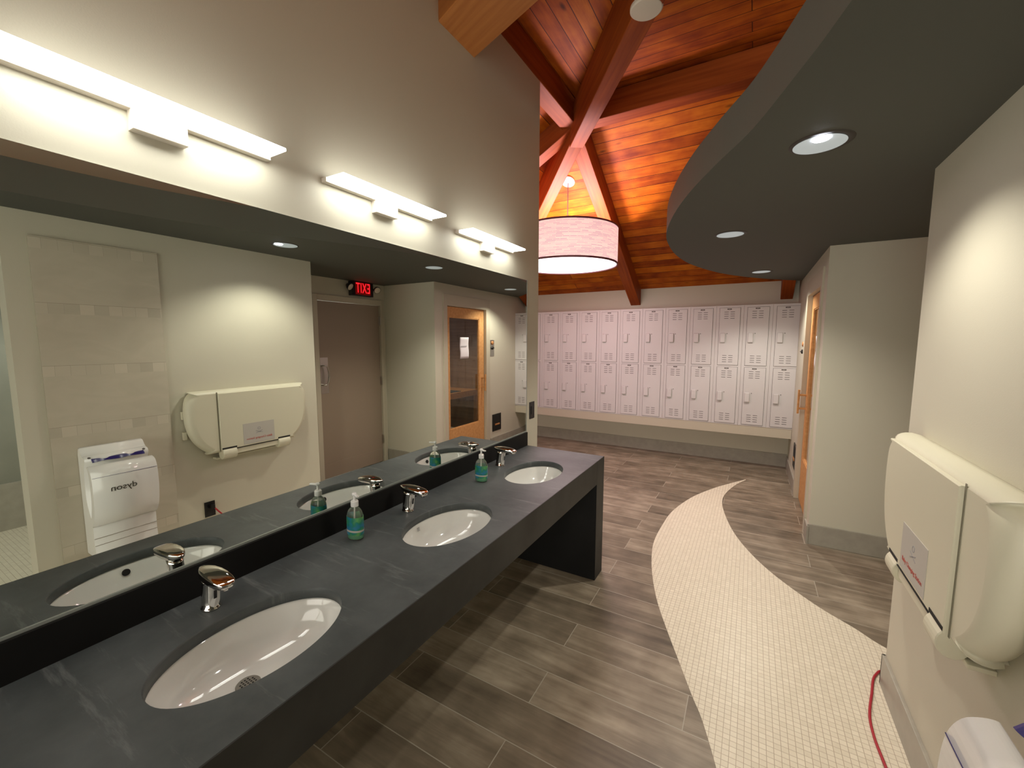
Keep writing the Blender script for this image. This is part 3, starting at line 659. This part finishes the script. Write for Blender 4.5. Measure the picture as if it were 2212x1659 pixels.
bm = bmesh.new(); box(bm, .006, .0125, -.46, .46, .01, .19, bev=.001); mesh_obj('kick_plate', bm, M['door_paint'], d1)
ex = empty('exit_sign', (XD, 3.705, 2.335), 'lit red exit sign with two lamp heads over the door', 'exit sign')
bm = bmesh.new(); box(bm, -.075, 0, -.165, .165, -.095, .082, bev=.008); mesh_obj('housing', bm, M['black'], ex)
bm = bmesh.new(); box(bm, -.0765, -.0748, -.118, .118, -.078, .070); fpn = mesh_obj('face_panel', bm, M['exit_back'], ex)
text_obj('exit_letters', 'EXIT', .176, face_minus_x(-.0785, .0, -.003), M['exit_red'], fpn, .001, spacing=1.12, sx=.56)
for s in (-1, 1):
    bm = bmesh.new(); lathe(bm, [(.020, -.05), (.040, -.02), (.046, 0), (.046, .006)], n=28); hdm = mesh_obj('lamp_head', bm, M['black'], ex, smooth=False)
    hdm.matrix_local = Matrix.Translation((-.095, s*.212, .0)) @ Matrix.Rotation(R(-122), 4, 'Y') @ Matrix.Rotation(R(14*s), 4, 'X')
    bm = bmesh.new(); lathe(bm, [(.042, .0062), (.036, .010), (.0, .012)], n=28, cap1=False); mesh_obj('lens', bm, M['disc'], hdm, smooth=True)
    bm = bmesh.new(); box(bm, -.085, -.045, min(s*.155, s*.20), max(s*.155, s*.20), -.012, .012); mesh_obj('lamp_arm', bm, M['black'], ex)

# ================================================================== SAUNA DOOR (structure)
d2 = empty('door_2', (2.0, 4.8225, 0), 'honey wood sauna door with tall glass pane', 'door'); d2['kind'] = 'structure'
w2 = .455
bm = bmesh.new()
for y0, y1, z0, z1 in ((-w2, -w2+.084, .01, 2.136), (w2-.12, w2, .01, 2.136), (-w2+.084, w2-.12, 2.0, 2.136), (-w2+.084, w2-.12, .01, .462)):
    box(bm, .028, .070, y0, y1, z0, z1, bev=.0015)
mesh_obj('door_rails', bm, M['fir'], d2)
bm = bmesh.new(); box(bm, .044, .050, -w2+.082, w2-.118, .46, 2.002); mesh_obj('glass_pane', bm, M['glass'], d2)
bm = bmesh.new()
for y0, y1, z0, z1 in ((-w2+.084, -w2+.094, .462, 2.0), (w2-.13, w2-.12, .462, 2.0), (-w2+.084, w2-.12, 1.99, 2.0), (-w2+.084, w2-.12, .462, .472)):
    box(bm, .034, .062, y0, y1, z0, z1)
mesh_obj('glazing_bead', bm, M['fir'], d2)
bm = bmesh.new()
for y0, y1, z0, z1 in ((-w2-.086, -w2-.006, 0, 2.29), (w2+.006, w2+.108, 0, 2.29), (-w2-.006, w2+.006, 2.142, 2.29)):
    box(bm, -.016, .03, y0, y1, z0, z1, bev=.002)
mesh_obj('casing', bm, M['casing'], d2)
bm = bmesh.new(); box(bm, -.048, -.028, w2-.072, w2-.05, .93, 1.18, bev=.005)
box(bm, -.034, .03, w2-.07, w2-.052, .975, .995, bev=.003); box(bm, -.034, .03, w2-.07, w2-.052, 1.115, 1.135, bev=.003); mesh_obj('wooden_handle', bm, M['fir'], d2)['label'] = 'wooden pull handle'
pa = empty('paper_notice', (2.04, 4.80, 1.58), 'white paper notice taped to the sauna door glass', 'notice')
bm = bmesh.new(); n = 8
for i in range(n):
    pass
rows = [[(.0-.004*math.sin(i*.9), -.102+.204*j/6, -.15+.30*i/8) for j in range(7)] for i in range(9)]
V = [[bm.verts.new(p) for p in r] for r in rows]
for a, b_ in zip(V, V[1:]):
    for j in range(6): bm.faces.new((a[j], a[j+1], b_[j+1], b_[j]))
sh = mesh_obj('sheet', bm, M['paper'], pa, smooth=True); so = sh.modifiers.new('s', 'SOLIDIFY'); so.thickness = .0006
bm = bmesh.new(); random.seed(3); y = -.085
while y < .045:
    wd = random.uniform(.006, .012); box(bm, -.0062, -.0052, y, y+wd, .018, .030); y += wd+.004
mesh_obj('notice_print', bm, M['grey_print'], pa)
cp = empty('sauna_control', (2.0, 5.464, 1.57), 'steel sauna control plate with amber button and black knob', 'control panel')
bm = bmesh.new(); box(bm, -.005, 0, -.055, .055, -.125, .125, bev=.001); mesh_obj('plate', bm, M['steel'], cp)
bm = bmesh.new(); lathe(bm, [(.03, 0), (.03, .006), (.022, .016), (0, .018)], n=24, cap1=False); o = mesh_obj('amber_button', bm, M['amber'], cp, smooth=True); o.matrix_local = Matrix.Translation((-.005, 0, .08)) @ Matrix.Rotation(R(-90), 4, 'Y')
bm = bmesh.new(); lathe(bm, [(.024, 0), (.022, .018), (.015, .022)], n=24); box(bm, -.004, .004, -.024, .024, .015, .03, bev=.001); o = mesh_obj('timer_knob', bm, M['black'], cp); o.matrix_local = Matrix.Translation((-.005, 0, .0)) @ Matrix.Rotation(R(-90), 4, 'Y')
wb = empty('wall_heater_box', (2.0, 5.59, .385), 'black recessed wall box low between sauna door and lockers', 'wall box')
bm = bmesh.new(); box(bm, -.01, 0, -.128, .128, -.135, .135, bev=.002); mesh_obj('frame', bm, M['black'], wb)
bm = bmesh.new(); box(bm, -.018, -.009, -.06, .075, -.045, -.02, bev=.004); mesh_obj('toggle', bm, M['amber'], wb)
bm = bmesh.new(); box(bm, -.0115, -.0098, -.10, .10, .0, .11, bev=.001); mesh_obj('inset_panel', bm, M['dark'], wb)
# bench inside the sauna
be = empty('sauna_bench', (3.1, 5.2, 0), 'slatted wooden bench with dark mat inside the sauna', 'bench')
for k in range(5):
    bm = bmesh.new(); box(bm, -.33+.13*k, -.22+.13*k, -.85, 1.0, .78, .81, bev=.003); mesh_obj('seat_slat', bm, M['fir'], be)
bm = bmesh.new(); box(bm, -.36, -.33, -.85, 1.0, .72, .82, bev=.003); mesh_obj('front_rail', bm, M['fir'], be)
for y in (-.8, .0, .9):
    bm = bmesh.new(); box(bm, -.35, -.29, y, y+.06, 0, .72, bev=.003); mesh_obj('leg', bm, M['fir'], be)
mt = bmesh.new(); box(mt, 2.82, 3.38, 4.9, 5.75, .811, .822, bev=.004); tag(mesh_obj('bench_mat', mt, mat('dark_teal_mat', (.03, .05, .06), .8)), 'dark mat lying on the sauna bench', 'mat')

# ================================================================== LOCKERS
LB = empty('locker_plinth', (0, 6.2, .455), 'long beige floating plinth carrying the white lockers', 'plinth')
bm = bmesh.new(); box(bm, -2.86, 1.998, .004, .352, 0, .122, bev=.002); mesh_obj('plinth_box', bm, M['casing'], LB)
ORD = ['first', 'second', 'third', 'fourth', 'fifth', 'sixth', 'seventh', 'eighth', 'ninth', 'tenth', 'eleventh', 'twelfth', 'thirteenth']
def make_locker():
    t = empty('locker', (1.72, 6.2, .577), 'x', 'locker', 'white two tier lockers along the back wall')
    bm = bmesh.new(); box(bm, .0008, .3192, 0, .35, 0, 1.568, 0, bev=.0015)
    for z0 in (.020, .792): box(bm, .037, .283, -.0012, .001, z0-.003, z0+.748, 1)
    mesh_obj('cabinet_body', bm, [M['locker'], M['gap']], t)
    for z0 in (.020, .792):
        bm = bmesh.new(); box(bm, .0405, .2795, -.0075, -.001, z0, z0+.745, bev=.0015); d = mesh_obj('locker_door', bm, M['locker'], t)
        for zz in (z0+.745-.052, z0+.124):
            bm = bmesh.new()
            for r in range(4):
                for xx in (.094, .166): box(bm, xx, xx+.050, -.0083, -.007, zz-.0275*r-.0026, zz-.0275*r+.0026)
            mesh_obj('vent_slots', bm, M['slot'], d)
        bm = bmesh.new(); box(bm, .128, .178, -.0088, -.007, z0+.722, z0+.736, 0)
        for k in range(3): box(bm, .139+.011*k, .145+.011*k, -.0092, -.0085, z0+.726, z0+.732, 1)
        mesh_obj('number_plate', bm, [M['slot'], M['label_grey']], d)
        bm = bmesh.new(); box(bm, .056, .118, -.030, -.007, z0+.295, z0+.42, bev=.010, seg=3); mesh_obj('latch_handle', bm, M['locker'], d)
        bm = bmesh.new(); lathe(bm, [(.0055, 0), (.0055, .002)], n=12); bmesh.ops.rotate(bm, verts=bm.verts, cent=(0, 0, 0), matrix=Matrix.Rotation(R(90), 3, 'X')); bmesh.ops.translate(bm, verts=bm.verts, vec=(.137, -.0075, z0+.412)); mesh_obj('lock_button', bm, M['gap'], d)
    return t
lk = make_locker(); lk['label'] = 'white two tier locker column, first from the sauna wall'
for k in range(1, 13):
    dup(lk, (1.72-.32*k, 6.2, .577), 'white two tier locker column, %s from the sauna wall' % ORD[k])

# ================================================================== LAMPS
# recessed downlights
def make_down(loc, label):
    t = empty('ceiling_light', loc, label, 'ceiling light', 'recessed lights in the charcoal ceiling')
    return t
def build_down(t):
    bm = bmesh.new(); lathe(bm, [(.076, -.001), (.077, -.002), (.100, -.0022), (.103, .0)], n=40, cap0=False, cap1=False); mesh_obj('trim_ring', bm, M['ring'], t, smooth=True)
    bm = bmesh.new(); lathe(bm, [(.085, -.003), (.066, -.0032), (.045, -.0033), (.0, -.0034)], c=(-.004, .007, 0), n=40, cap0=False, cap1=False); mesh_obj('reflector', bm, M['reflector'], t, smooth=True)
dl = make_down((1.700, 2.005, HC), 'brightest recessed ceiling light, nearest the camera'); build_down(dl)
dl2 = dup(dl, (1.345, 3.345, HC), 'recessed ceiling light in the middle of the curved ceiling')
dl3 = dup(dl, (1.560, 5.26, HC), 'recessed ceiling light farthest away near the lockers')
bm = bmesh.new(); lathe(bm, [(.030, -.0032), (.028, -.006), (.018, -.008), (.0, -.0085)], c=(-.005, -.048, 0), n=24, cap1=False); mesh_obj('lamp', bm, M['bulb'], dl, smooth=True)
def spot(loc, wt, ang, tilt=(0, 0), c=COL_DOWN, r=.03, blend=.6):
    L_ = bpy.data.lights.new('downlight_or_fill', 'SPOT'); L_.energy = wt; L_.spot_size = R(ang); L_.spot_blend = blend; L_.color = c; L_.shadow_soft_size = r
    o = bpy.data.objects.new('downlight_or_fill', L_); COL.objects.link(o); o.location = loc; o.rotation_euler = (R(tilt[0]), R(tilt[1]), 0); return o
for (x, y), k in (((1.700, 2.005), .34), ((1.345, 3.345), .50), ((1.560, 5.26), .50)):
    spot((x, y, HC-.014), W_DOWN*k*4, 128)
spot((3.2, 1.0, HC-.02), 32, 140, c=(1, 1, .92))  # extra spot without a fixture, added to brighten the shower side
spot((2.75, 4.9, 2.17), 24, 150, c=(1, .86, .66), r=.06)  # warm fill added inside the sauna to lift its dark interior

# drum pendant
PD = Vector((-.416, 4.64, 0)); zb, zt, RD = 2.55, 2.95, .575
pe = empty('pendant_light', (PD.x, PD.y, zb), 'large pink glowing drum pendant with brick patterned shade', 'pendant light')
bm = bmesh.new(); n = 96; H = zt-zb
ring_loft(bm, [[(RD*math.cos(2*math.pi*i/n), RD*math.sin(2*math.pi*i/n), z) for i in range(n)] for z in (0.0, H)], 0); mesh_obj('drum_shade', bm, M['shade'], pe, smooth=True)
sd = pe.children[0].modifiers.new('s', 'SOLIDIFY'); sd.thickness = .003
M['rim'] = mat('dark_rose_rim', (.16, .05, .06), .5)
for z in (0.004, H-.004):
    bm = bmesh.new(); lathe(bm, [(RD-.008, z-.009), (RD+.004, z-.009), (RD+.004, z+.009), (RD-.008, z+.009), (RD-.008, z-.009)], n=96, cap0=False, cap1=False); mesh_obj('shade_rim', bm, M['rim'], pe, smooth=False)
bm = bmesh.new(); lathe(bm, [(RD-.010, .006), (RD*.6, .004), (0, .003)], n=64, cap0=False, cap1=False); mesh_obj('diffuser', bm, M['diffuser'], pe, smooth=True)
zc = ZR - S1*(PD.y-3.945) - zb
bm = bmesh.new(); tube(bm, [(0, 0, H*.5), (0, 0, zc)], .006, 8); mesh_obj('hanging_cord', bm, mat('silver_cord', (.35, .22, .22), .4), pe)
bm = bmesh.new(); lathe(bm, [(.078, 0), (.078, -.012), (.070, -.020), (0, -.022)], n=32, cap1=False); o = mesh_obj('ceiling_canopy', bm, M['white_plastic'], pe, smooth=False); o.matrix_local = Matrix.Translation((0, 0, zc)) @ Matrix.Rotation(-math.atan(S1), 4, 'X')
bm = bmesh.new()
for a in range(3): box(bm, 0, RD-.003, -.004, .004, H*.5-.004, H*.5+.004, mtx=Matrix.Rotation(R(120*a+20), 4, 'Z'))
mesh_obj('shade_spider', bm, M['steel'], pe)
def arealight(name, loc, size, wt, c, rot=(0, 0, 0), shape='DISK', spread=180):
    L_ = bpy.data.lights.new(name, 'AREA'); L_.shape = shape; L_.size = size; L_.energy = wt; L_.color = c; L_.spread = R(spread)
    o = bpy.data.objects.new(name, L_); COL.objects.link(o); o.location = loc; o.rotation_euler = rot; return o
arealight('pendant_lamp', (PD.x, PD.y, zb+.07), .30, W_PEND_UP, COL_PEND, (math.pi, 0, 0))
arealight('pendant_lamp_down', (PD.x, PD.y, zb-.02), RD*1.7, 15, COL_PEND)

# white round disc under the valley beam
tB = 2.02; pb = Vector((.04+dA.x*tB, 3.90+dA.y*tB, ZB-.01-s2*dA.x*tB))
bm = bmesh.new(); lathe(bm, [(.085, 0), (.085, -.014), (.078, -.02), (0, -.022)], n=40, cap1=False)
di = empty('ceiling_disc', (.93, 2.455, 3.46), 'white round cover disc on the underside of the valley beam', 'cover plate')
mesh_obj('cover', bm, M['disc'], di)
